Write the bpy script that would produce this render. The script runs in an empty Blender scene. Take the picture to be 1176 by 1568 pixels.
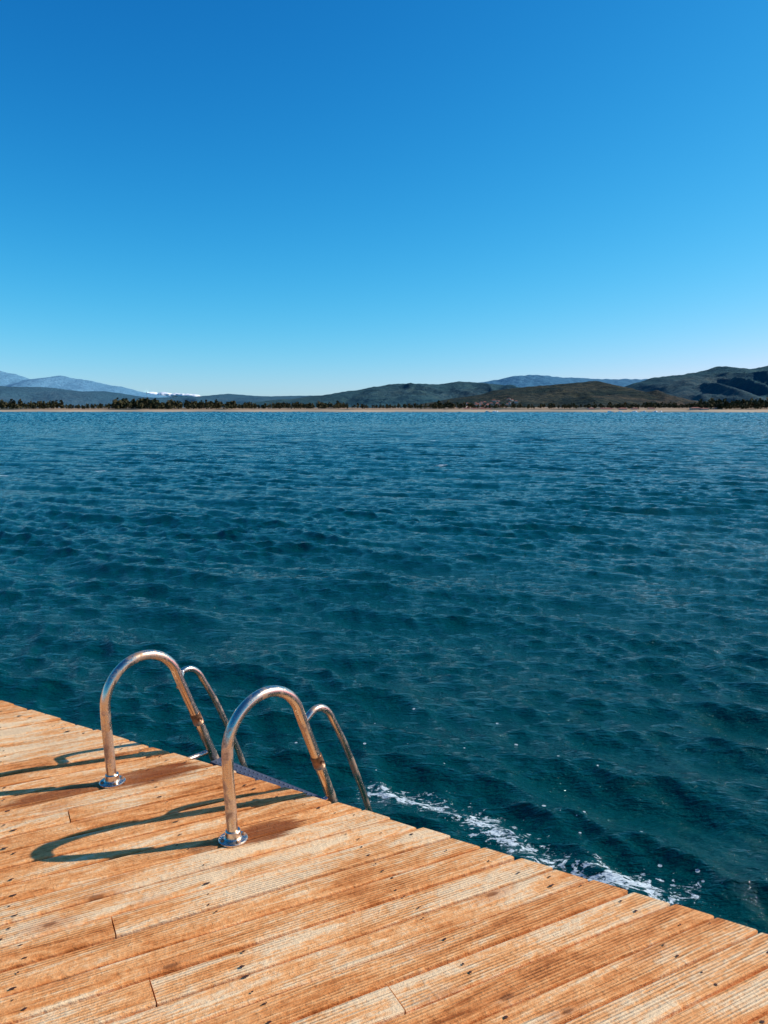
import bpy, math, random
import numpy as np
import bmesh
from mathutils import Vector, noise as mnoise

random.seed(7); rng = np.random.default_rng(11)
scene = bpy.context.scene
scene.view_settings.view_transform = 'Standard'
scene.view_settings.look = 'None'
scene.view_settings.exposure = 0
COL = scene.collection
WATER_Z = -0.9

# ------------------------------------------------------------------ helpers
def new_mat(name):
    m = bpy.data.materials.new(name); m.use_nodes = True
    nt = m.node_tree
    return m, nt, nt.nodes['Principled BSDF']
def N(nt, typ, **kw):
    n = nt.nodes.new(typ)
    for k, v in kw.items(): setattr(n, k, v)
    return n
def L(nt, a, b): nt.links.new(a, b)
def math_n(nt, op, a, b=None, c=None, clamp=False):
    n = nt.nodes.new('ShaderNodeMath'); n.operation = op; n.use_clamp = clamp
    for i, s in enumerate((a, b, c)):
        if s is None: continue
        if isinstance(s, (int, float)): n.inputs[i].default_value = s
        else: nt.links.new(s, n.inputs[i])
    return n.outputs[0]
def mixc(nt, fac, a, b, blend='MIX'):
    n = nt.nodes.new('ShaderNodeMix'); n.data_type = 'RGBA'; n.blend_type = blend
    for i, s in ((0, fac), (6, a), (7, b)):
        if isinstance(s, (int, float)): n.inputs[i].default_value = s
        elif isinstance(s, tuple): n.inputs[i].default_value = (*s, 1)
        else: nt.links.new(s, n.inputs[i])
    return n.outputs[2]
def smooth(nt, val, lo, hi):
    n = nt.nodes.new('ShaderNodeMapRange'); n.interpolation_type = 'SMOOTHSTEP'
    nt.links.new(val, n.inputs[0]); n.inputs[1].default_value = lo; n.inputs[2].default_value = hi
    return n.outputs[0]
def mapping(nt, vec, scale, loc=(0,0,0), rot=(0,0,0)):
    n = nt.nodes.new('ShaderNodeMapping'); nt.links.new(vec, n.inputs[0])
    n.inputs['Scale'].default_value = scale; n.inputs['Location'].default_value = loc
    n.inputs['Rotation'].default_value = rot
    return n.outputs[0]
def noise_t(nt, vec, scale, detail=4, rough=.55, dist=0):
    n = nt.nodes.new('ShaderNodeTexNoise'); nt.links.new(vec, n.inputs['Vector'])
    n.inputs['Scale'].default_value = scale; n.inputs['Detail'].default_value = detail
    n.inputs['Roughness'].default_value = rough; n.inputs['Distortion'].default_value = dist
    return n.outputs[0]
def mesh_obj(name, verts, faces, mats=(), parent=None, smooth_sh=False, mat_idx=None):
    me = bpy.data.meshes.new(name); me.from_pydata(verts, [], faces)
    for m in mats: me.materials.append(m)
    if smooth_sh: me.polygons.foreach_set('use_smooth', [True]*len(me.polygons))
    if mat_idx is not None: me.polygons.foreach_set('material_index', mat_idx)
    me.update()
    o = bpy.data.objects.new(name, me); COL.objects.link(o)
    if parent: o.parent = parent
    return o
def empty(name):
    o = bpy.data.objects.new(name, None); COL.objects.link(o); return o
def grid_mesh(name, V, nr, nc, mats, wrap=False):
    me = bpy.data.meshes.new(name)
    r = np.arange(nr-1)[:, None]; c = np.arange(nc if wrap else nc-1)[None, :]
    c2 = (c+1) % nc
    q = np.stack([r*nc+c, r*nc+c2, (r+1)*nc+c2, (r+1)*nc+c], -1).reshape(-1, 4)
    me.vertices.add(len(V)); me.vertices.foreach_set('co', V.astype(np.float32).ravel())
    me.loops.add(q.size); me.loops.foreach_set('vertex_index', q.astype(np.int32).ravel())
    me.polygons.add(len(q)); me.polygons.foreach_set('loop_start', np.arange(0, q.size, 4, dtype=np.int32))
    me.polygons.foreach_set('loop_total', np.full(len(q), 4, np.int32))
    me.polygons.foreach_set('use_smooth', np.ones(len(q), bool))
    me.update(calc_edges=True)
    for m in mats: me.materials.append(m)
    o = bpy.data.objects.new(name, me); COL.objects.link(o)
    return o

# ------------------------------------------------------------------ camera
cam = bpy.data.cameras.new('camera'); camo = bpy.data.objects.new('camera', cam); COL.objects.link(camo)
cam.sensor_fit = 'VERTICAL'; cam.sensor_height = 36; cam.sensor_width = 36; cam.lens = 27.2
cam.clip_start = .05; cam.clip_end = 90000
camo.location = (0, 0, 1.6); camo.rotation_euler = (math.radians(90-7.45), 0, 0)
scene.camera = camo

# ------------------------------------------------------------------ light
EL = math.radians(34); AZ = math.radians(11)   # azimuth above +X toward +Y
sd = Vector((math.cos(EL)*math.cos(AZ), math.cos(EL)*math.sin(AZ), math.sin(EL)))
sun = bpy.data.lights.new('sun', 'SUN'); sun.energy = 5.0; sun.angle = math.radians(.53); sun.color = (1, .95, .87)
so = bpy.data.objects.new('sun', sun); COL.objects.link(so)
so.rotation_euler = sd.to_track_quat('Z', 'Y').to_euler(); so.location = (20, 5, 20)
w = bpy.data.worlds.new('World'); scene.world = w; w.use_nodes = True
nt = w.node_tree; bg = nt.nodes['Background']
sky = N(nt, 'ShaderNodeTexSky', sky_type='NISHITA', sun_disc=False)
sky.sun_elevation = EL; sky.sun_rotation = math.pi/2 - AZ
sky.altitude = 0; sky.air_density = .8; sky.dust_density = .35; sky.ozone_density = 3.0
# film-like colour response per channel: k*x^p / (1+q*x^p)
sc = N(nt, 'ShaderNodeSeparateColor'); L(nt, sky.outputs[0], sc.inputs[0])
cc = N(nt, 'ShaderNodeCombineColor')
S = .11
for i, (p, k, qd) in enumerate(((2.4, 2.3, .4), (1.6, 3.4, 2.8), (1.4, 3.6, 2.2))):
    v = math_n(nt, 'POWER', math_n(nt, 'MULTIPLY', sc.outputs[i], S), p)
    v = math_n(nt, 'DIVIDE', math_n(nt, 'MULTIPLY', v, k/S), math_n(nt, 'ADD', 1, math_n(nt, 'MULTIPLY', v, qd)))
    L(nt, v, cc.inputs[i])
L(nt, cc.outputs[0], bg.inputs[0])
bg.inputs[1].default_value = S

# ------------------------------------------------------------------ sea
def water_material():
    m, nt, b = new_mat('sea_water')
    tc = N(nt, 'ShaderNodeTexCoord').outputs['Object']
    at = N(nt, 'ShaderNodeAttribute', attribute_name='foam_density').outputs['Fac']
    chop = N(nt, 'ShaderNodeAttribute', attribute_name='fine_chop').outputs['Fac']
    big = noise_t(nt, tc, .05, 3)
    col = mixc(nt, smooth(nt, big, .35, .65), (.0, .042, .043), (.0, .060, .064))
    p = mapping(nt, tc, (1, 1.6, 1), rot=(0, 0, math.radians(37)))
    f1 = noise_t(nt, p, 10, 5, .65, 1.2)
    f2 = noise_t(nt, p, 36, 3, .6, .4)
    f = math_n(nt, 'ADD', math_n(nt, 'MULTIPLY', f1, .7), math_n(nt, 'MULTIPLY', f2, .3))
    thr = math_n(nt, 'SUBTRACT', .82, math_n(nt, 'MULTIPLY', at, .27))
    fm = math_n(nt, 'MULTIPLY', math_n(nt, 'SUBTRACT', f, thr), 22, clamp=True)
    vo = N(nt, 'ShaderNodeTexVoronoi'); L(nt, tc, vo.inputs['Vector']); vo.inputs['Scale'].default_value = 12
    vs = N(nt, 'ShaderNodeSeparateColor'); L(nt, vo.outputs['Color'], vs.inputs[0])
    dot = math_n(nt, 'LESS_THAN', vo.outputs['Distance'], math_n(nt, 'MULTIPLY', vs.outputs[1], .17))
    dot = math_n(nt, 'MULTIPLY', dot, math_n(nt, 'LESS_THAN', vs.outputs[0], math_n(nt, 'MULTIPLY', at, .7)))
    fm = math_n(nt, 'MAXIMUM', fm, math_n(nt, 'MULTIPLY', dot, .8))
    col2 = mixc(nt, math_n(nt, 'MULTIPLY', fm, .9), col, (.66, .74, .76))
    L(nt, col2, b.inputs['Base Color'])
    b.inputs['IOR'].default_value = 1.33
    b.inputs['Specular IOR Level'].default_value = .40
    L(nt, math_n(nt, 'ADD', .05, math_n(nt, 'MULTIPLY', fm, .6)), b.inputs['Roughness'])
    q = mapping(nt, tc, (1, 3.0, 1), rot=(0, 0, math.radians(14)))
    q2 = mapping(nt, tc, (1, 2.6, 1), rot=(0, 0, math.radians(36)))
    n0 = noise_t(nt, q, .8, 4, .6, .1)
    n1 = noise_t(nt, q2, 2.0, 4, .6, .1)
    n2 = noise_t(nt, q, 6, 3, .55, .1)
    n3 = noise_t(nt, q2, 20, 3, .6, .2)
    nrm = None
    for n, sa, sb, dd in ((n0, 0, 1, .28), (n1, .0, 1, .26), (n2, .5, .5, .09), (n3, 1, 0, .019)):
        bm = N(nt, 'ShaderNodeBump'); bm.inputs['Distance'].default_value = dd
        L(nt, math_n(nt, 'ADD', sa, math_n(nt, 'MULTIPLY', chop, sb)), bm.inputs['Strength'])
        L(nt, n, bm.inputs['Height'])
        if nrm: L(nt, nrm, bm.inputs['Normal'])
        nrm = bm.outputs[0]
    L(nt, nrm, b.inputs['Normal'])
    return m
radii = [0.4]
while radii[-1] < 2.2: radii.append(radii[-1]+.15)
while radii[-1] < 4: radii.append(radii[-1]*1.004)
while radii[-1] < 130: radii.append(radii[-1]*1.0029)
while radii[-1] < 2400: radii.append(radii[-1]*1.0045)
radii += [4000, 9000, 20000, 40000, 80000]
R = np.array(radii)
ND = 760
dense = np.radians(np.linspace(-33, 33, ND))
outer = np.radians(np.linspace(33, 327, 200))[1:-1]
TH = np.concatenate([dense, outer])
dth = np.full(len(TH), dense[1]-dense[0]); dth[ND:] = outer[1]-outer[0]
RR, TT = np.meshgrid(R, TH, indexing='ij')
X = RR*np.sin(TT); Y = RR*np.cos(TT); Z = np.zeros_like(X)
drr = np.gradient(R)[:, None]
sp = np.maximum(drr, R[:, None]*dth[None, :])
DX = np.zeros_like(X); DY = np.zeros_like(X)
def wobble(s, seed):
    r_ = np.random.default_rng(seed); o = np.zeros_like(X)
    for _ in range(7):
        a = r_.uniform(0, 6.28); k = 2*math.pi/(s*r_.uniform(.6, 1.8)); o += np.sin(k*(X*math.cos(a)+Y*math.sin(a))+r_.uniform(0, 6.28))
    return o/2.6
g_small = np.clip(1+.28*wobble(11, 1)+.20*wobble(3.2, 2), .4, 1.5)
g_mid = np.clip(1+.20*wobble(20, 3)+.10*wobble(6, 4), .5, 1.35)
ncomp = 130
for i in range(ncomp):
    lam = .12*(6/.12)**((i+rng.random())/ncomp)
    a = math.radians(246+rng.normal()*(30 if lam < .7 else 19)); k = 2*math.pi/lam
    s = .034 if lam < .9 else .034*(.9/lam)**1.05
    amp = s/k
    ph = rng.random()*6.28
    att = np.clip((lam/sp-2.2)/2.0, 0, 1)
    rows = np.where(att.max(axis=1) > 0)[0]
    if len(rows) == 0: continue
    e = rows[-1]+1
    arg = k*(X[:e]*math.cos(a)+Y[:e]*math.sin(a))+ph
    Am = amp*att[:e]*(g_small if lam < 1.2 else g_mid)[:e]
    Z[:e] += Am*np.cos(arg)
    sn = Am*np.sin(arg)
    DX[:e] -= .65*math.cos(a)*sn; DY[:e] -= .65*math.sin(a)*sn
# far out: random chop at the scale the mesh can carry
nz = rng.normal(size=X.shape)
nz = (np.roll(nz, 1, 1)+2*nz+np.roll(nz, -1, 1))/2.45
far = np.clip((R[:, None]-50)/150, 0, 1)*(R[:, None] < 2500)
Z += nz*far*np.minimum(.075*drr, .4)
foam = np.zeros_like(X)
F0 = (.05, 4.78); F1 = (1.52, 3.61)
d = np.array([F1[0]-F0[0], F1[1]-F0[1]]); Lf = np.hypot(*d); d /= Lf; nn = np.array([-d[1], d[0]])
al = (X-F0[0])*d[0]+(Y-F0[1])*d[1]; ac = (X-F0[0])*nn[0]+(Y-F0[1])*nn[1]
wob = .06*np.sin(al*4)+.02
patch = .87+.08*np.sin(al*9+1.2)+.05*np.clip(al/Lf, 0, 1)
foam += np.exp(-((ac-wob)/.20)**2)*np.clip((al+.6)/.4, 0, 1)*np.clip((Lf+.25-al)/.3, 0, 1)*patch
foam += .46*np.exp(-((ac-.4)/.7)**2)*np.clip((al+2.2)/.8, 0, 1)*np.clip((Lf+1.6-al)/.8, 0, 1)
for i in range(46):
    rr = 30*(10**(rng.random()*1.1)); aa = math.radians(rng.uniform(-34, 34))
    cx, cy = rr*math.sin(aa), rr*math.cos(aa); sx = .3+rr*.005; sy = .15+rr*.005
    foam += 1.4*np.exp(-(((X-cx)/sx)**2+((Y-cy)/sy)**2))
V = np.stack([X+DX, Y+DY, Z+WATER_Z], -1).reshape(-1, 3)
sea = grid_mesh('sea_water', V, len(R), len(TH), [water_material()], wrap=True)
fa = sea.data.attributes.new('foam_density', 'FLOAT', 'POINT'); fa.data.foreach_set('value', np.clip(foam, 0, 1.3).astype(np.float32).ravel())
# waves too short for the mesh far out are carried by the bump instead
fc = sea.data.attributes.new('fine_chop', 'FLOAT', 'POINT'); fc.data.foreach_set('value', np.clip((sp-.03)/.40, 0, 1).astype(np.float32).ravel())

# ------------------------------------------------------------------ deck
ALPHA = math.radians(27.5)
A = Vector((math.cos(ALPHA), math.sin(ALPHA), 0)); Nn = Vector((-math.sin(ALPHA), math.cos(ALPHA), 0))
P1 = Vector((-2.14, 4.14, 0)); P2 = Vector((1.186, 2.203, 0)); E = (P2-P1).normalized()
Ein = Vector((E.y, -E.x, 0))
if Ein.dot(Vector((0, 0, 0))-P1) < 0: Ein = -Ein
def a_end(q):
    k = (q-P1.dot(Nn))/E.dot(Nn)
    return (P1+E*k).dot(A)
deck = empty('wooden_deck')
PW = .112; GAP = .0105
B1 = Vector((-1.178, 3.175, 0)); B2 = Vector((-.567, 2.723, 0))

def wood_material():
    m, nt, b = new_mat('deck_wood')
    uv = N(nt, 'ShaderNodeUVMap', uv_map='UVMap').outputs[0]
    ob = N(nt, 'ShaderNodeTexCoord').outputs['Object']
    pr = N(nt, 'ShaderNodeAttribute', attribute_name='prand').outputs['Fac']
    g1 = noise_t(nt, mapping(nt, uv, (2.2, 15, 1)), 1, 7, .65, .9)
    g2 = noise_t(nt, mapping(nt, uv, (6, 190, 1)), 1, 3, .65, .2)
    blot = noise_t(nt, ob, 2.3, 5, .6, .4)
    sp_ = noise_t(nt, ob, 45, 4, .7, .2)
    rr = noise_t(nt, mapping(nt, uv, (.9, 8, 1)), 1, 2, .4, .3)
    rings = math_n(nt, 'SINE', math_n(nt, 'MULTIPLY', rr, 90))
    vo = N(nt, 'ShaderNodeTexVoronoi'); L(nt, mapping(nt, uv, (3.2, 8.5, 1)), vo.inputs['Vector']); vo.inputs['Scale'].default_value = 1
    sel = N(nt, 'ShaderNodeSeparateColor'); L(nt, vo.outputs['Color'], sel.inputs[0])
    kd = math_n(nt, 'ADD', vo.outputs['Distance'], math_n(nt, 'MULTIPLY', math_n(nt, 'SUBTRACT', g1, .5), .12))
    has = smooth(nt, sel.outputs[0], .66, .70)
    knot = math_n(nt, 'MULTIPLY', math_n(nt, 'SUBTRACT', 1, smooth(nt, kd, .05, .11)), has)
    halo = math_n(nt, 'MULTIPLY', math_n(nt, 'SUBTRACT', 1, smooth(nt, kd, .08, .42)), has)
    tone = math_n(nt, 'ADD', math_n(nt, 'MULTIPLY', g1, 1.1), math_n(nt, 'MULTIPLY', g2, .5))
    tone = math_n(nt, 'ADD', tone, math_n(nt, 'MULTIPLY', rings, .05))
    tone = math_n(nt, 'ADD', tone, math_n(nt, 'MULTIPLY', math_n(nt, 'SUBTRACT', blot, .5), .65))
    tone = math_n(nt, 'ADD', tone, math_n(nt, 'MULTIPLY', math_n(nt, 'SUBTRACT', sp_, .5), .50))
    tone = math_n(nt, 'ADD', tone, math_n(nt, 'MULTIPLY', math_n(nt, 'SUBTRACT', pr, .5), .24))
    cr = N(nt, 'ShaderNodeValToRGB'); L(nt, tone, cr.inputs[0])
    e = cr.color_ramp.elements
    e[0].position = .41; e[0].color = (.35, .088, .016, 1); e[1].position = 1.0; e[1].color = (.97, .67, .38, 1)
    x = e.new(.63); x.color = (.76, .27, .075, 1); x = e.new(.82); x.color = (.95, .445, .165, 1)
    col = cr.outputs[0]
    col = mixc(nt, math_n(nt, 'MULTIPLY', halo, .5), col, (.60, .175, .04))
    col = mixc(nt, math_n(nt, 'MULTIPLY', knot, .75), col, (.22, .06, .015))
    st = None
    for (P, off, la, lb, s) in ((B1, .16, .22, .08, 1), (B1, -.22, .22, .05, .9), (B2, .12, .14, .06, 1), (B2, -.1, .06, .03, .7)):
        vm = N(nt, 'ShaderNodeVectorMath', operation='SUBTRACT'); L(nt, ob, vm.inputs[0])
        c = P+A*off; vm.inputs[1].default_value = c
        da = N(nt, 'ShaderNodeVectorMath', operation='DOT_PRODUCT'); L(nt, vm.outputs[0], da.inputs[0]); da.inputs[1].default_value = A/la
        dn = N(nt, 'ShaderNodeVectorMath', operation='DOT_PRODUCT'); L(nt, vm.outputs[0], dn.inputs[0]); dn.inputs[1].default_value = Nn/lb
        r2 = math_n(nt, 'ADD', math_n(nt, 'MULTIPLY', da.outputs['Value'], da.outputs['Value']), math_n(nt, 'MULTIPLY', dn.outputs['Value'], dn.outputs['Value']))
        r2 = math_n(nt, 'ADD', r2, math_n(nt, 'MULTIPLY', math_n(nt, 'SUBTRACT', g1, .5), 3.4))
        r2 = math_n(nt, 'ADD', r2, math_n(nt, 'MULTIPLY', math_n(nt, 'SUBTRACT', g2, .5), 2.0))
        mk = math_n(nt, 'MULTIPLY', math_n(nt, 'SUBTRACT', 1, smooth(nt, r2, .5, 1.7)), s)
        st = mk if st is None else math_n(nt, 'MAXIMUM', st, mk)
    fib = smooth(nt, g2, .25, .7)
    col = mixc(nt, math_n(nt, 'MULTIPLY', st, math_n(nt, 'ADD', .70, math_n(nt, 'MULTIPLY', fib, .28))), col, (.21, .042, .006))
    # darker tone along the machined grooves
    su = N(nt, 'ShaderNodeSeparateXYZ'); L(nt, uv, su.inputs[0])
    ribs = math_n(nt, 'SINE', math_n(nt, 'MULTIPLY', su.outputs[1], 2*math.pi/.0105))
    wear = smooth(nt, noise_t(nt, mapping(nt, uv, (1.5, 6, 1)), 1, 3), .36, .60)
    gr = math_n(nt, 'MULTIPLY', smooth(nt, ribs, -.35, -.95), wear)
    col = mixc(nt, math_n(nt, 'MULTIPLY', gr, .35), col, (.42, .13, .03))
    L(nt, col, b.inputs['Base Color']); b.inputs['Roughness'].default_value = .7
    b.inputs['Specular IOR Level'].default_value = .15
    h = math_n(nt, 'ADD', math_n(nt, 'MULTIPLY', g2, 1.5), math_n(nt, 'MULTIPLY', math_n(nt, 'MULTIPLY', ribs, wear), .42))
    h = math_n(nt, 'ADD', h, math_n(nt, 'MULTIPLY', rings, .15))
    h = math_n(nt, 'ADD', h, math_n(nt, 'MULTIPLY', sp_, 1.5))
    bm = N(nt, 'ShaderNodeBump'); bm.inputs['Strength'].default_value = .95; bm.inputs['Distance'].default_value = .0034
    L(nt, h, bm.inputs['Height']); L(nt, bm.outputs[0], b.inputs['Normal'])
    return m
wood = wood_material()
mdark, ntd, bd = new_mat('weathered_beam'); bd.inputs['Roughness'].default_value = .8
tc = N(ntd, 'ShaderNodeTexCoord').outputs['Object']
L(ntd, mixc(ntd, noise_t(ntd, tc, 8, 5), (.04, .022, .012), (.13, .07, .035)), bd.inputs['Base Color'])

verts = []; faces = []; uvs = []; pr = []
screws = []
def add_plank(q0, a0, a1, slant, endjit):
    w = PW-GAP; zt = random.uniform(-.0018, .0018); tilt = random.uniform(-.0012, .0012)
    prof = [(0, -.032), (0, -.005), (.0015, -.0015), (.005, 0), (w*.33, .0003), (w*.66, .0003), (w-.005, 0), (w-.0015, -.0015), (w, -.005), (w, -.032)]
    uo = random.uniform(0, 60); vo = random.uniform(0, 60); rnd = random.random()
    b0 = len(verts); n = len(prof); off = random.uniform(-.002, .002)
    for end in (0, 1):
        for (c, z) in prof:
            q = q0+c+off
            a = a0 if end == 0 else (a_end(q)+endjit if slant else a1)
            p = A*a+Nn*q
            verts.append((p.x, p.y, z+zt+tilt*(c/w)))
            uvs.append((a+uo, c+vo))
    for i in range(n-1):
        faces.append((b0+i+1, b0+i, b0+n+i, b0+n+i+1)); pr.append(rnd)
    faces.append(tuple(b0+n+i for i in range(n))); pr.append(rnd)
    faces.append(tuple(b0+n-1-i for i in range(n))); pr.append(rnd)
q = -3.5
J = [Vector((.05, 1.905, 0)), Vector((-.645, 1.966, 0)), Vector((-.85, 2.24, 0)), Vector((-1.27, 2.93, 0))]
JJ = [(j.dot(A), j.dot(Nn)) for j in J]
while q < 8.5:
    ae = a_end(q+PW/2)
    mine = [ja for ja, jq in JJ if q <= jq < q+PW]
    joints = [mine[0]] if mine else [ae-random.uniform(2.8, 4.6)]
    cuts = [ae]+joints+[joints[-1]-3.0, joints[-1]-6.0]
    jit = random.uniform(-.012, .007)
    for i in range(len(cuts)-1):
        add_plank(q, cuts[i+1]+.002, cuts[i]-.002, i == 0, jit)
    al_ = [ae-.09]+[x for x in (math.floor(ae/.58)*.58-.58*k for k in range(9)) if x < ae-.22]
    for a in al_:
        for c in (.022, PW-GAP-.022):
            if random.random() < .30: continue
            screws.append((a+random.gauss(0, .014), q+c+random.gauss(0, .006)))
    q += PW
pl = mesh_obj('planks', verts, faces, [wood], deck)
uvl = pl.data.uv_layers.new(name='UVMap')
li = np.empty(len(pl.data.loops), np.int32); pl.data.loops.foreach_get('vertex_index', li)
uvl.data.foreach_set('uv', np.array(uvs, np.float32)[li].ravel())
at = pl.data.attributes.new('prand', 'FLOAT', 'FACE'); at.data.foreach_set('value', np.array(pr, np.float32))
msc, nts, bs = new_mat('rusty_screw'); bs.inputs['Base Color'].default_value = (.08, .025, .012, 1); bs.inputs['Roughness'].default_value = .6; bs.inputs['Metallic'].default_value = .3
sv = []; sf = []
for (a, qq) in screws:
    r = random.uniform(.0028, .0052); p = A*a+Nn*qq; b0 = len(sv); el = random.choice([1, 1.3, 1.6, 2.6])
    for i in range(8):
        t = i*math.pi/4; v = p+A*(r*el*math.cos(t)*random.uniform(.7, 1.2))+Nn*(r*math.sin(t)*random.uniform(.7, 1.2)); sv.append((v.x, v.y, .0032))
    sv.append((p.x, p.y, .0034))
    for i in range(8): sf.append((b0+i, b0+(i+1) % 8, b0+8))
mesh_obj('screws', sv, sf, [msc], deck)
def box_between(name, p0, p1, w, z0, z1, mat, parent):
    d = (p1-p0).normalized(); n = Vector((-d.y, d.x, 0))*w/2
    pts = [p0-n, p1-n, p1+n, p0+n]
    vs = [(p.x, p.y, z) for z in (z0, z1) for p in pts]
    fs = [(3, 2, 1, 0), (4, 5, 6, 7), (0, 1, 5, 4), (1, 2, 6, 5), (2, 3, 7, 6), (3, 0, 4, 7)]
    return mesh_obj(name, vs, fs, [mat], parent)
c0 = P1-E*5+Ein*.09; c1 = P1+E*13+Ein*.09
box_between('rim_beam', c0, c1, .07, -.24, -.036, mdark, deck)
for k in range(1, 7):
    off = Ein*(.62*k)
    box_between('joist_%d' % k, c0+off, c1+off, .06, -.20, -.038, mdark, deck)
for k in range(0, 7):
    c = P1+E*(-4+2.4*k)+Ein*.32; vs = []; fs = []
    for z in (-3, -.205):
        for i in range(16):
            t = i*math.pi/8; vs.append((c.x+.11*math.cos(t), c.y+.11*math.sin(t), z))
    for i in range(16): fs.append((i, (i+1) % 16, 16+(i+1) % 16, 16+i))
    fs.append(tuple(range(16, 32)))
    mesh_obj('pile_%d' % k, vs, fs, [mdark], deck, True)

# ------------------------------------------------------------------ ladder
def steel():
    m, nt, b = new_mat('stainless_steel')
    ob = N(nt, 'ShaderNodeTexCoord').outputs['Object']
    n = noise_t(nt, mapping(nt, ob, (1, 1, .6)), 16, 6, .65, .3); n2 = noise_t(nt, ob, 120, 3, .6)
    f = smooth(nt, math_n(nt, 'ADD', math_n(nt, 'MULTIPLY', n, .8), math_n(nt, 'MULTIPLY', n2, .2)), .48, .66)
    L(nt, mixc(nt, math_n(nt, 'MULTIPLY', f, .8), (.76, .62, .49), (.34, .15, .055)), b.inputs['Base Color'])
    L(nt, math_n(nt, 'SUBTRACT', 1, math_n(nt, 'MULTIPLY', f, .5)), b.inputs['Metallic'])
    L(nt, math_n(nt, 'ADD', math_n(nt, 'MULTIPLY', f, .3), math_n(nt, 'ADD', .16, math_n(nt, 'MULTIPLY', n2, .18))), b.inputs['Roughness'])
    return m
st = steel()
mr, ntr, br = new_mat('rusted_fitting'); tcr = N(ntr, 'ShaderNodeTexCoord').outputs['Object']
L(ntr, mixc(ntr, noise_t(ntr, tcr, 60, 5), (.22, .07, .025), (.42, .26, .15)), br.inputs['Base Color']); br.inputs['Metallic'].default_value = .5; br.inputs['Roughness'].default_value = .45
mtr, ntt, bt = new_mat('step_plastic'); tct = N(ntt, 'ShaderNodeTexCoord').outputs['Object']
L(ntt, mixc(ntt, noise_t(ntt, tct, 30, 4), (.05, .06, .09), (.10, .12, .17)), bt.inputs['Base Color']); bt.inputs['Roughness'].default_value = .6
bt.inputs['Specular IOR Level'].default_value = .2
ladder = empty('swim_ladder')
D = Vector((.66, .75, 0)).normalized(); AX = (B2-B1).normalized(); LN = Vector((-D.y, D.x, 0))
def pt(B, s, z): return B+D*s+Vector((0, 0, z))
def spline(P, n=10):
    out = []
    for i in range(len(P)-1):
        p0 = P[max(i-1, 0)]; p1 = P[i]; p2 = P[i+1]; p3 = P[min(i+2, len(P)-1)]
        for k in range(n):
            t = k/n
            out.append(tuple(.5*(2*p1[j]+(p2[j]-p0[j])*t+(2*p0[j]-5*p1[j]+4*p2[j]-p3[j])*t*t+(3*p1[j]-p0[j]-3*p2[j]+p3[j])*t**3) for j in range(2)))
    out.append(P[-1]); return out
def tube(name, pts, r, mat, parent, nrm, seg=24):
    vs = []; fs = []
    for i, p in enumerate(pts):
        t = (pts[min(i+1, len(pts)-1)]-pts[max(i-1, 0)]).normalized(); u = t.cross(nrm).normalized(); v = t.cross(u)
        for k in range(seg):
            a = 2*math.pi*k/seg; c = p+u*(r*math.cos(a))+v*(r*math.sin(a)); vs.append(tuple(c))
    for i in range(len(pts)-1):
        for k in range(seg):
            fs.append((i*seg+k, i*seg+(k+1) % seg, (i+1)*seg+(k+1) % seg, (i+1)*seg+k))
    fs.append(tuple(range(seg))); fs.append(tuple((len(pts)-1)*seg+seg-1-k for k in range(seg)))
    return mesh_obj(name, vs, fs, [mat], parent, True)
def lathe(name, c, prof, mat, parent, seg=32):
    vs = []; fs = []
    for (r, z) in prof:
        for k in range(seg):
            a = 2*math.pi*k/seg; vs.append((c.x+r*math.cos(a), c.y+r*math.sin(a), c.z+z))
    for i in range(len(prof)-1):
        for k in range(seg): fs.append((i*seg+k, i*seg+(k+1) % seg, (i+1)*seg+(k+1) % seg, (i+1)*seg+k))
    fs.append(tuple(range((len(prof)-1)*seg, len(prof)*seg)))
    return mesh_obj(name, vs, fs, [mat], parent, False)
TR = .0215
arc = [(0, .002), (-.006, .12), (-.014, .25)]
cx, cz, rad = .168, .345, .184
for i in range(0, 13):
    t = math.pi-i*(math.pi-math.radians(14))/12
    arc.append((cx+rad*math.cos(t), cz+rad*math.sin(t)))
arc += [(.43, .185), (.505, 0), (.62, -.28), (.72, -.52), (.80, -.9), (.82, -1.6)]
small = [(.352, .335), (.385, .362), (.425, .384), (.468, .380), (.505, .350), (.535, .30), (.60, .18), (.672, .02), (.745, -.16), (.84, -.45), (.9, -.9), (.9, -1.6)]
for i, B in enumerate((B1, B2)):
    tube('handrail_%d' % (i+1), [pt(B, s, z) for s, z in spline(arc, 6)], TR, st, ladder, LN)
    sh = AX*(-.06 if i == 0 else 0.0)
    sp2 = spline(small, 8); pts = []
    for s, z in sp2:
        f = min(1, max(0, (s-.352)/.06)); pts.append(pt(B, s, z)+sh*f)
    tube('outer_rail_%d' % (i+1), pts, .0145, st, ladder, LN)
    c = pt(B, 0, 0)
    lathe('foot_flange_%d' % (i+1), c, [(.055, .003), (.055, .008), (.051, .011), (.034, .013), (.030, .017), (.029, .040), (.0265, .043), (.0215, .043)], st, ladder)
    for k in range(4):
        a = k*math.pi/2+.6
        lathe('bolt_%d_%d' % (i+1, k+1), c+Vector((.043*math.cos(a), .043*math.sin(a), .011)), [(.0075, 0), (.0075, .004), (.004, .007)], mr, ladder, 10)
    p0 = pt(B, .43, .185); p1 = pt(B, .452, .13)
    tube('hinge_collar_%d' % (i+1), [p0, p0.lerp(p1, .5), p1], .0245, mr, ladder, LN)
    tube('hinge_pin_%d' % (i+1), [pt(B, .44, .16)-LN*.034, pt(B, .44, .16), pt(B, .44, .16)+LN*.034], .008, mr, ladder, D)
    bb = pt(B, .49, -.03); tube('edge_bracket_%d' % (i+1), [bb, bb-D*.06, bb-D*.17], .012, st, ladder, LN)
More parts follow.
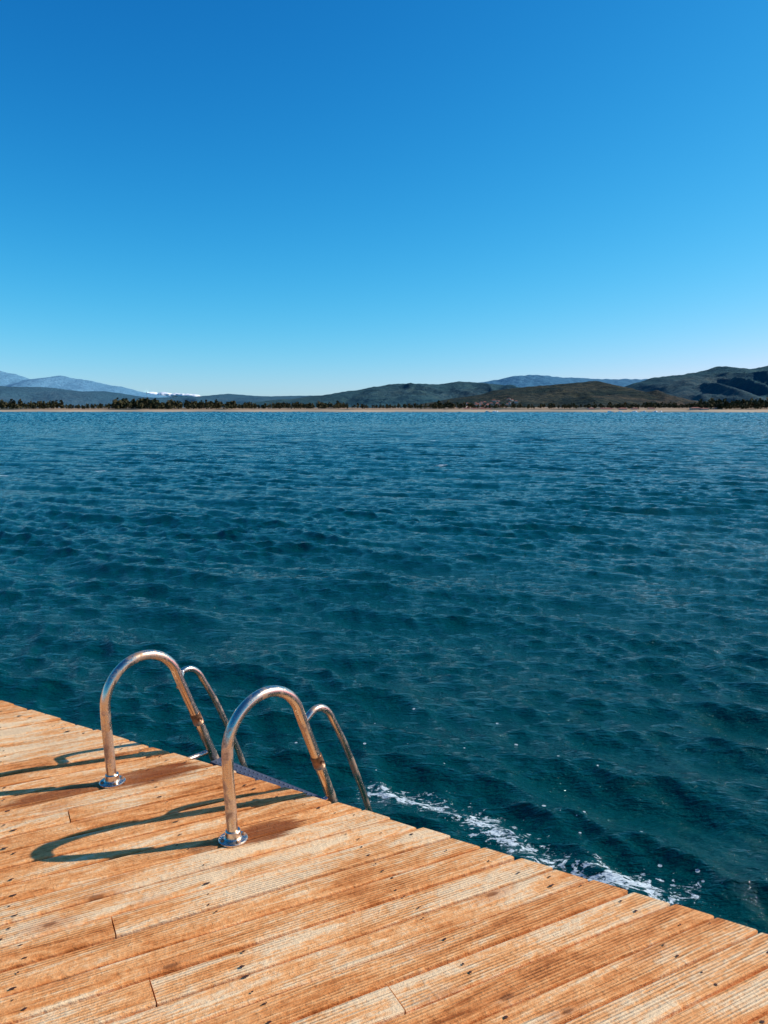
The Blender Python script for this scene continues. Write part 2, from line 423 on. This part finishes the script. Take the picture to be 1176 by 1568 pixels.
for k, (s, z) in enumerate(((.525, -.085), (.69, -.37), (.80, -.67), (.86, -.97), (.86, -1.25))):
    c1_, c2_ = pt(B1, s, z)+AX*.02, pt(B2, s, z)-AX*.02
    wv = []; fs = []
    prof = [(-.034, -.014), (-.034, .008), (-.030, .012), (.030, .012), (.034, .008), (.034, -.014)]
    for e in (c1_, c2_):
        for (a, b_) in prof: v = e+D*a+Vector((0, 0, b_)); wv.append(tuple(v))
    m_ = len(prof)
    for i in range(m_): fs.append((i, (i+1) % m_, m_+(i+1) % m_, m_+i))
    fs.append(tuple(range(m_))); fs.append(tuple(reversed(range(m_, 2*m_))))
    for i in range(1, 26):
        for a in (-.015, .015):
            c = c1_.lerp(c2_, i/26)+D*a; b0 = len(wv)
            for (ux, vx) in ((-1, -1), (1, -1), (1, 1), (-1, 1)):
                v = c+AX*(.005*ux)+D*(.005*vx); wv.append((v.x, v.y, v.z+.0122))
            for (ux, vx) in ((-1, -1), (1, -1), (1, 1), (-1, 1)):
                v = c+AX*(.003*ux)+D*(.003*vx); wv.append((v.x, v.y, v.z+.015))
            fs += [(b0+4, b0+5, b0+6, b0+7)]+[(b0+j, b0+(j+1) % 4, b0+4+(j+1) % 4, b0+4+j) for j in range(4)]
    mesh_obj('step_%d' % (k+1), wv, fs, [mtr], ladder)

# ------------------------------------------------------------------ hills
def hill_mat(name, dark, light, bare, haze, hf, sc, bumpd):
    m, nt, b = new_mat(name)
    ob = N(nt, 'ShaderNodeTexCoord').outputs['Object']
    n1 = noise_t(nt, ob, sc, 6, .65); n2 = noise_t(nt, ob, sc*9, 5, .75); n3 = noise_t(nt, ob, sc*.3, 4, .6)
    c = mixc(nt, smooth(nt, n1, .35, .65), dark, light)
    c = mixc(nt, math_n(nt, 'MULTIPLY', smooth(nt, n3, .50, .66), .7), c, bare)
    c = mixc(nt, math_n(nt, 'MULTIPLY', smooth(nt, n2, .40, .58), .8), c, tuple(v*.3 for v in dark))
    c = mixc(nt, hf, c, haze)  # aerial haze painted into the base colour, stronger for farther ridges
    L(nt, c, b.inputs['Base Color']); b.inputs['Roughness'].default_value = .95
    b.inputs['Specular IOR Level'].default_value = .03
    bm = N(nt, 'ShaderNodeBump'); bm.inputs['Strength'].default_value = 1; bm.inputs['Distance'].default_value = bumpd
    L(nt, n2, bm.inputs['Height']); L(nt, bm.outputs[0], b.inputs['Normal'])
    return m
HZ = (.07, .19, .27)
def hill(name, D0, pts, front, back, mat, namp, nsc, seed, nx=420, ny=64):
    """ridge line given as (bearing tangent, elevation tangent) in mrad from the pier"""
    b = np.array([p[0] for p in pts])/1000; e = np.array([p[1] for p in pts])/1000*1.03
    xs = np.linspace(b[0], b[-1], nx)
    i = np.clip(np.searchsorted(b, xs)-1, 0, len(b)-2); t = (xs-b[i])/(b[i+1]-b[i]); t = t*t*(3-2*t)*.6+t*.4
    H = (e[i]*(1-t)+e[i+1]*t)*D0+1.6
    Xs = xs*D0
    ts = np.concatenate([np.linspace(-1, 0, ny), np.linspace(0, 1, ny//3)[1:]])
    V = np.zeros((len(ts), nx, 3))
    for r, tt in enumerate(ts):
        yy = D0+(front if tt < 0 else back)*tt
        pf = (1-abs(tt)); pf = pf*pf*(3-2*pf)*.35+pf*.65
        for c in range(nx):
            v = Vector((Xs[c]*nsc, yy*nsc, seed))
            n = mnoise.fractal(v, 1.0, 2.1, 5)
            rd = 1-2*abs(mnoise.noise(Vector((Xs[c]*nsc*1.3+.4*n, yy*nsc*.5, seed+5))))
            k = 4*pf*(1-pf)*(1 if pf < .5 else max(0, 1-(pf-.5)*1.6))
            edge = min(1, c/14, (nx-1-c)/14)
            jag = mnoise.noise(Vector((Xs[c]*nsc*14, yy*nsc*14, seed)))*.02
            z = H[c]*(pf+namp*k*(.5*n+.5*(rd-.6)))+H[c]*(.035*n+jag)*pf
            V[r, c] = (Xs[c], yy, max(-6, z*edge-2))
    o = grid_mesh(name, V.reshape(-1, 3), len(ts), nx, [mat])
    def zf(x, y):
        c = int(np.clip(round((x-Xs[0])/(Xs[1]-Xs[0])), 0, nx-1)); yyv = V[:, c, 1]; r = int(np.argmin(abs(yyv-y)))
        return V[r, c, 2]
    return o, zf
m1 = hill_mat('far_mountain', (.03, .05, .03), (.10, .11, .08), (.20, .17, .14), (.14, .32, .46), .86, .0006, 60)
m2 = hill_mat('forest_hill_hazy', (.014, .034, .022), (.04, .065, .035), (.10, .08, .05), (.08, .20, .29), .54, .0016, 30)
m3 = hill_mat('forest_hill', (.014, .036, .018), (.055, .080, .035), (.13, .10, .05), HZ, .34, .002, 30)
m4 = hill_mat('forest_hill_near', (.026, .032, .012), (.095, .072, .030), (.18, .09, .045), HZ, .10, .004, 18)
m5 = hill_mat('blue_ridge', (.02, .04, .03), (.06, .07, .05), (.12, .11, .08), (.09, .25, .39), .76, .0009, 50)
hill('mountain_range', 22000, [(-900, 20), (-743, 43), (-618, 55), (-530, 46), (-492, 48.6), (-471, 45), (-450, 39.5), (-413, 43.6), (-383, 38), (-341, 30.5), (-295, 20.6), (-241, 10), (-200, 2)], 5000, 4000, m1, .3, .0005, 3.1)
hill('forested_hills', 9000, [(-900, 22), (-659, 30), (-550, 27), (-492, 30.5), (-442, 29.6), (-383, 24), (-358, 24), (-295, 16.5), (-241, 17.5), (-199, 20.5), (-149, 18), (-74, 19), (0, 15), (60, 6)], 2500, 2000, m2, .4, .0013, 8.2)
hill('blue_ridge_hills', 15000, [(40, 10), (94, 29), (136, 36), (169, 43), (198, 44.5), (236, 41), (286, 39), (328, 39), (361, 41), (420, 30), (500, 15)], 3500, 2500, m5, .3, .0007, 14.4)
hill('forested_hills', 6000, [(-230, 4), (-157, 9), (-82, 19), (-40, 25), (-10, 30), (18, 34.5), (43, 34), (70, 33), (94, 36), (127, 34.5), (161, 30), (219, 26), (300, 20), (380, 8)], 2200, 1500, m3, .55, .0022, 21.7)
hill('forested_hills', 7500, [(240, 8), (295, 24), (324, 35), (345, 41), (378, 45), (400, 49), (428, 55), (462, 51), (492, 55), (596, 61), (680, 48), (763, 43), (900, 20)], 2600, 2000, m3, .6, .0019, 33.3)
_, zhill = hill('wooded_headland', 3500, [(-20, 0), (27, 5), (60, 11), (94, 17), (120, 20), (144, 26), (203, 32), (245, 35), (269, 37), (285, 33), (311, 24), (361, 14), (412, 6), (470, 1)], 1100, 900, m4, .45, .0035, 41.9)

def shore_y(x):
    return 1200-.30*x+14*math.sin(x*.011)+9*math.sin(x*.037+1)
def shore_mat():
    m, nt, b = new_mat('shore_reeds')
    ob = N(nt, 'ShaderNodeTexCoord').outputs['Object']
    n1 = noise_t(nt, mapping(nt, ob, (1, .35, 1)), .012, 5, .6); n2 = noise_t(nt, ob, .12, 4, .7)
    c = mixc(nt, smooth(nt, n2, .3, .7), (.21, .115, .05), (.38, .24, .125))
    c = mixc(nt, smooth(nt, n1, .50, .58), c, (.05, .045, .02))
    sx = N(nt, 'ShaderNodeSeparateXYZ'); L(nt, ob, sx.inputs[0])
    c = mixc(nt, math_n(nt, 'SUBTRACT', 1, smooth(nt, sx.outputs[2], 2.2, 3.8)), c, (.48, .35, .22))
    L(nt, c, b.inputs['Base Color']); b.inputs['Roughness'].default_value = .95
    return m
xs = np.linspace(-7000, 7000, 1400); ts = [0, 2, 6, 14, 30, 70, 150, 300, 600, 1200, 2500, 6000, 15000, 30000]
zs = [-1.6, -.2, 1.2, 2.6, 3.8, 5.0, 6.0, 7.2, 8.8, 9, 9, 5, 0, -40]
V = np.zeros((len(ts), len(xs), 3))
for r, t in enumerate(ts):
    for c, x in enumerate(xs):
        sy = max(250, shore_y(x)) if abs(x) < 2600 else max(250, shore_y(math.copysign(2600, x)))
        nz = mnoise.noise(Vector((x*.02, t*.02, 0)))*.25+mnoise.noise(Vector((x*.11, t*.1, 4)))*.15
        V[r, c] = (x*(1+t/8000), sy+t, zs[r]*(1+nz) if zs[r] > 0 else zs[r])
grid_mesh('shore_land', V.reshape(-1, 3), len(ts), len(xs), [shore_mat()])

mt, ntm, btm = new_mat('tree_foliage'); obt = N(ntm, 'ShaderNodeTexCoord').outputs['Object']
L(ntm, mixc(ntm, smooth(ntm, noise_t(ntm, obt, .2, 4, .7), .35, .65), (.022, .032, .014), (.085, .066, .030)), btm.inputs['Base Color']); btm.inputs['Roughness'].default_value = .9
btm.inputs['Specular IOR Level'].default_value = .1
tv = []; tf = []
def leafy(x, y, z0, h, wd, n):
    for _ in range(n):
        u = rng.normal(size=3); u /= np.linalg.norm(u); r = rng.random()**.4
        zz = z0+h*.55+u[2]*r*h*.45; taper = 1-.45*max(0, (zz-z0-h*.5)/(h*.5))
        c = np.array([x+u[0]*r*wd*.5*taper, y+u[1]*r*wd*.5*taper, zz])
        a = rng.normal(size=3); a /= np.linalg.norm(a); b_ = np.cross(a, rng.normal(size=3)); b_ /= np.linalg.norm(b_)
        s = h*rng.uniform(.07, .15); b0 = len(tv)
        for (p, q_) in ((-1, -1), (1, -.7), (.8, 1), (-.7, .8)): tv.append(tuple(c+a*s*p+b_*s*q_))
        tf.append((b0, b0+1, b0+2, b0+3))
    b0 = len(tv); s = h*.02+.1
    for z in (z0-1, z0+h*.6):
        for (p, q_) in ((-1, -1), (1, -1), (1, 1), (-1, 1)): tv.append((x+p*s, y+q_*s, z))
    for j in range(4): tf.append((b0+j, b0+(j+1) % 4, b0+4+(j+1) % 4, b0+4+j))
def cluster(b0, b1, n, hmin, hmax, t0=60, t1=240):
    for _ in range(n):
        b = rng.uniform(b0, b1)/1000; t = rng.uniform(t0, t1)
        y = 1200
        for _k in range(4): y = shore_y(b*y)+t
        h = rng.uniform(hmin, hmax)*rng.choice([.7, 1, 1, 1.15]); leafy(b*y, y, float(np.interp(t, ts, zs))-.6, h, h*rng.uniform(.5, .95), 34)
cluster(-560, -412, 110, 10, 18)
cluster(-412, -340, 50, 6, 11)
cluster(-345, -290, 90, 12, 19)
cluster(-300, -190, 140, 9, 15)
cluster(-200, -50, 170, 6, 12, 70, 300)
cluster(-60, 90, 90, 5, 9, 70, 300)
cluster(60, 110, 30, 7, 12)
cluster(110, 260, 100, 4, 9, 80, 400)
cluster(260, 420, 130, 5, 9, 70, 300)
cluster(400, 620, 200, 7, 14, 25, 200)
mesh_obj('distant_trees', tv, tf, [mt])

mw, ntw, bw = new_mat('plaster'); obw = N(ntw, 'ShaderNodeObjectInfo')
L(ntw, mixc(ntw, obw.outputs['Random'], (.60, .55, .50), (.42, .33, .25)), bw.inputs['Base Color'])
mro, ntro, bro = new_mat('roof_tiles'); L(ntro, mixc(ntro, noise_t(ntro, N(ntro, 'ShaderNodeTexCoord').outputs['Object'], 1.5, 3), (.26, .08, .04), (.40, .15, .08)), bro.inputs['Base Color'])
mwi, _, bwi = new_mat('window_dark'); bwi.inputs['Base Color'].default_value = (.03, .04, .05, 1); bwi.inputs['Roughness'].default_value = .2
def house_mesh(w_, d_, h_):
    vs = [(-w_, -d_, 0), (w_, -d_, 0), (w_, d_, 0), (-w_, d_, 0), (-w_, -d_, h_), (w_, -d_, h_), (w_, d_, h_), (-w_, d_, h_)]
    fs = [(0, 1, 5, 4), (1, 2, 6, 5), (2, 3, 7, 6), (3, 0, 4, 7)]; mi = [0]*4
    o = .6; b0 = 8
    vs += [(-w_-o, -d_-o, h_), (w_+o, -d_-o, h_), (w_+o, d_+o, h_), (-w_-o, d_+o, h_), (-w_*.5, 0, h_+2.8), (w_*.5, 0, h_+2.8)]
    fs += [(b0, b0+1, b0+5, b0+4), (b0+2, b0+3, b0+4, b0+5), (b0+1, b0+2, b0+5), (b0+3, b0, b0+4), (b0+3, b0+2, b0+1, b0)]; mi += [1]*5
    for fl in range(int(h_//3)):
        for k in range(-2, 3):
            x = k*w_*.38; z = fl*3+1; b0 = len(vs)
            vs += [(x-.6, -d_-.03, z), (x+.6, -d_-.03, z), (x+.6, -d_-.03, z+1.4), (x-.6, -d_-.03, z+1.4)]; fs.append((b0, b0+1, b0+2, b0+3)); mi.append(2)
    me = bpy.data.meshes.new('village_house'); me.from_pydata(vs, [], fs)
    for m in (mw, mro, mwi): me.materials.append(m)
    me.polygons.foreach_set('material_index', mi); return me
hm = [house_mesh(6, 5, 6), house_mesh(8, 5, 6.5), house_mesh(5, 5, 9)]
for i in range(56):
    y = random.uniform(2420, 2900); b = random.gauss(128, 26)/1000
    x = b*y; z = zhill(x, y)
    o = bpy.data.objects.new('village_house', random.choice(hm)); COL.objects.link(o)
    o.location = (x, y, max(z, 7)-.5); o.rotation_euler = (0, 0, random.uniform(-.5, .5)); s = random.uniform(.7, 1.1); o.scale = (s, s, s)
for i in range(16):
    b = random.choice([random.uniform(85, 170), random.uniform(260, 350), random.uniform(380, 440)])/1000; y = 1200
    for _k in range(4): y = shore_y(b*y)+random.uniform(18, 60)
    o = bpy.data.objects.new('beach_house', hm[random.randrange(2)]); COL.objects.link(o)
    o.location = (b*y, y, 2.0); s = random.uniform(.45, .65); o.scale = (s*1.4, s, s*.8)
mb, _, bb_ = new_mat('boat_white'); bb_.inputs['Base Color'].default_value = (.8, .8, .8, 1); bb_.inputs['Roughness'].default_value = .3
def boat_mesh():
    vs = []; fs = []; secs = [(-4, 1.1, 1.0), (-2, 1.4, 1.0), (0, 1.45, 1.05), (2, 1.1, 1.25), (3.6, .5, 1.5), (4.4, .03, 1.7)]
    for (x, hw, hz) in secs: vs += [(x, -hw, hz), (x, -hw*.6, 0), (x, 0, -.4), (x, hw*.6, 0), (x, hw, hz)]
    for i in range(5):
        for k in range(4): fs.append((i*5+k, i*5+5+k, i*5+6+k, i*5+k+1))
        fs.append((i*5+4, i*5+9, i*5+5, i*5))
    fs.append((0, 1, 2, 3, 4)); mi = [0]*len(fs); b0 = len(vs)
    for (x, hw, z) in ((-1.8, .95, 1.0), (1.8, .8, 1.1), (-1.6, .8, 2.4), (.8, .7, 2.3)): vs += [(x, -hw, z), (x, hw, z)]
    fs += [(b0+4, b0+5, b0+7, b0+6), (b0, b0+4, b0+6, b0+2), (b0+1, b0+3, b0+7, b0+5), (b0, b0+1, b0+5, b0+4)]; mi += [0, 0, 0, 0]
    fs += [(b0+2, b0+6, b0+7, b0+3)]; mi += [1]
    me = bpy.data.meshes.new('moored_boat'); me.from_pydata(vs, [], fs); me.materials.append(mb); me.materials.append(mwi)
    me.polygons.foreach_set('material_index', mi); return me
bmh = boat_mesh()
for i in range(12):
    b = random.choice([random.uniform(265, 345), random.uniform(265, 345), random.uniform(90, 160), random.uniform(345, 420)])/1000; y = 1200
    for _k in range(4): y = shore_y(b*y)-random.uniform(10, 30)
    o = bpy.data.objects.new('moored_boat', bmh); COL.objects.link(o); o.location = (b*y, y, WATER_Z+.1); o.rotation_euler = (0, 0, random.uniform(0, 6.28))

mc, ntc, bc = new_mat('cloud'); bc.inputs['Base Color'].default_value = (.8, .82, .85, 1); bc.inputs['Roughness'].default_value = 1
bm = bmesh.new()
for i in range(36):
    b = rng.uniform(-302, -238)/1000; Dc = 30000; k = 1-abs((b+.285)/.05)
    s = rng.uniform(60, 120)
    r = bmesh.ops.create_icosphere(bm, subdivisions=3, radius=1)
    cxx = b*Dc; czz = 18/1000*Dc+rng.uniform(0, 130)*max(.1, k)
    for v in r['verts']:
        n = mnoise.fractal(v.co*1.7+Vector((i*3, 0, 0)), 1, 2, 4)
        v.co = Vector((cxx+v.co.x*s*2.4*(1+.4*n), Dc+v.co.y*s*2*(1+.4*n), czz+v.co.z*s*.7*(1+.5*n)))
me = bpy.data.meshes.new('cloud'); bm.to_mesh(me); bm.free(); me.materials.append(mc)
me.polygons.foreach_set('use_smooth', [True]*len(me.polygons))
COL.objects.link(bpy.data.objects.new('cloud', me))
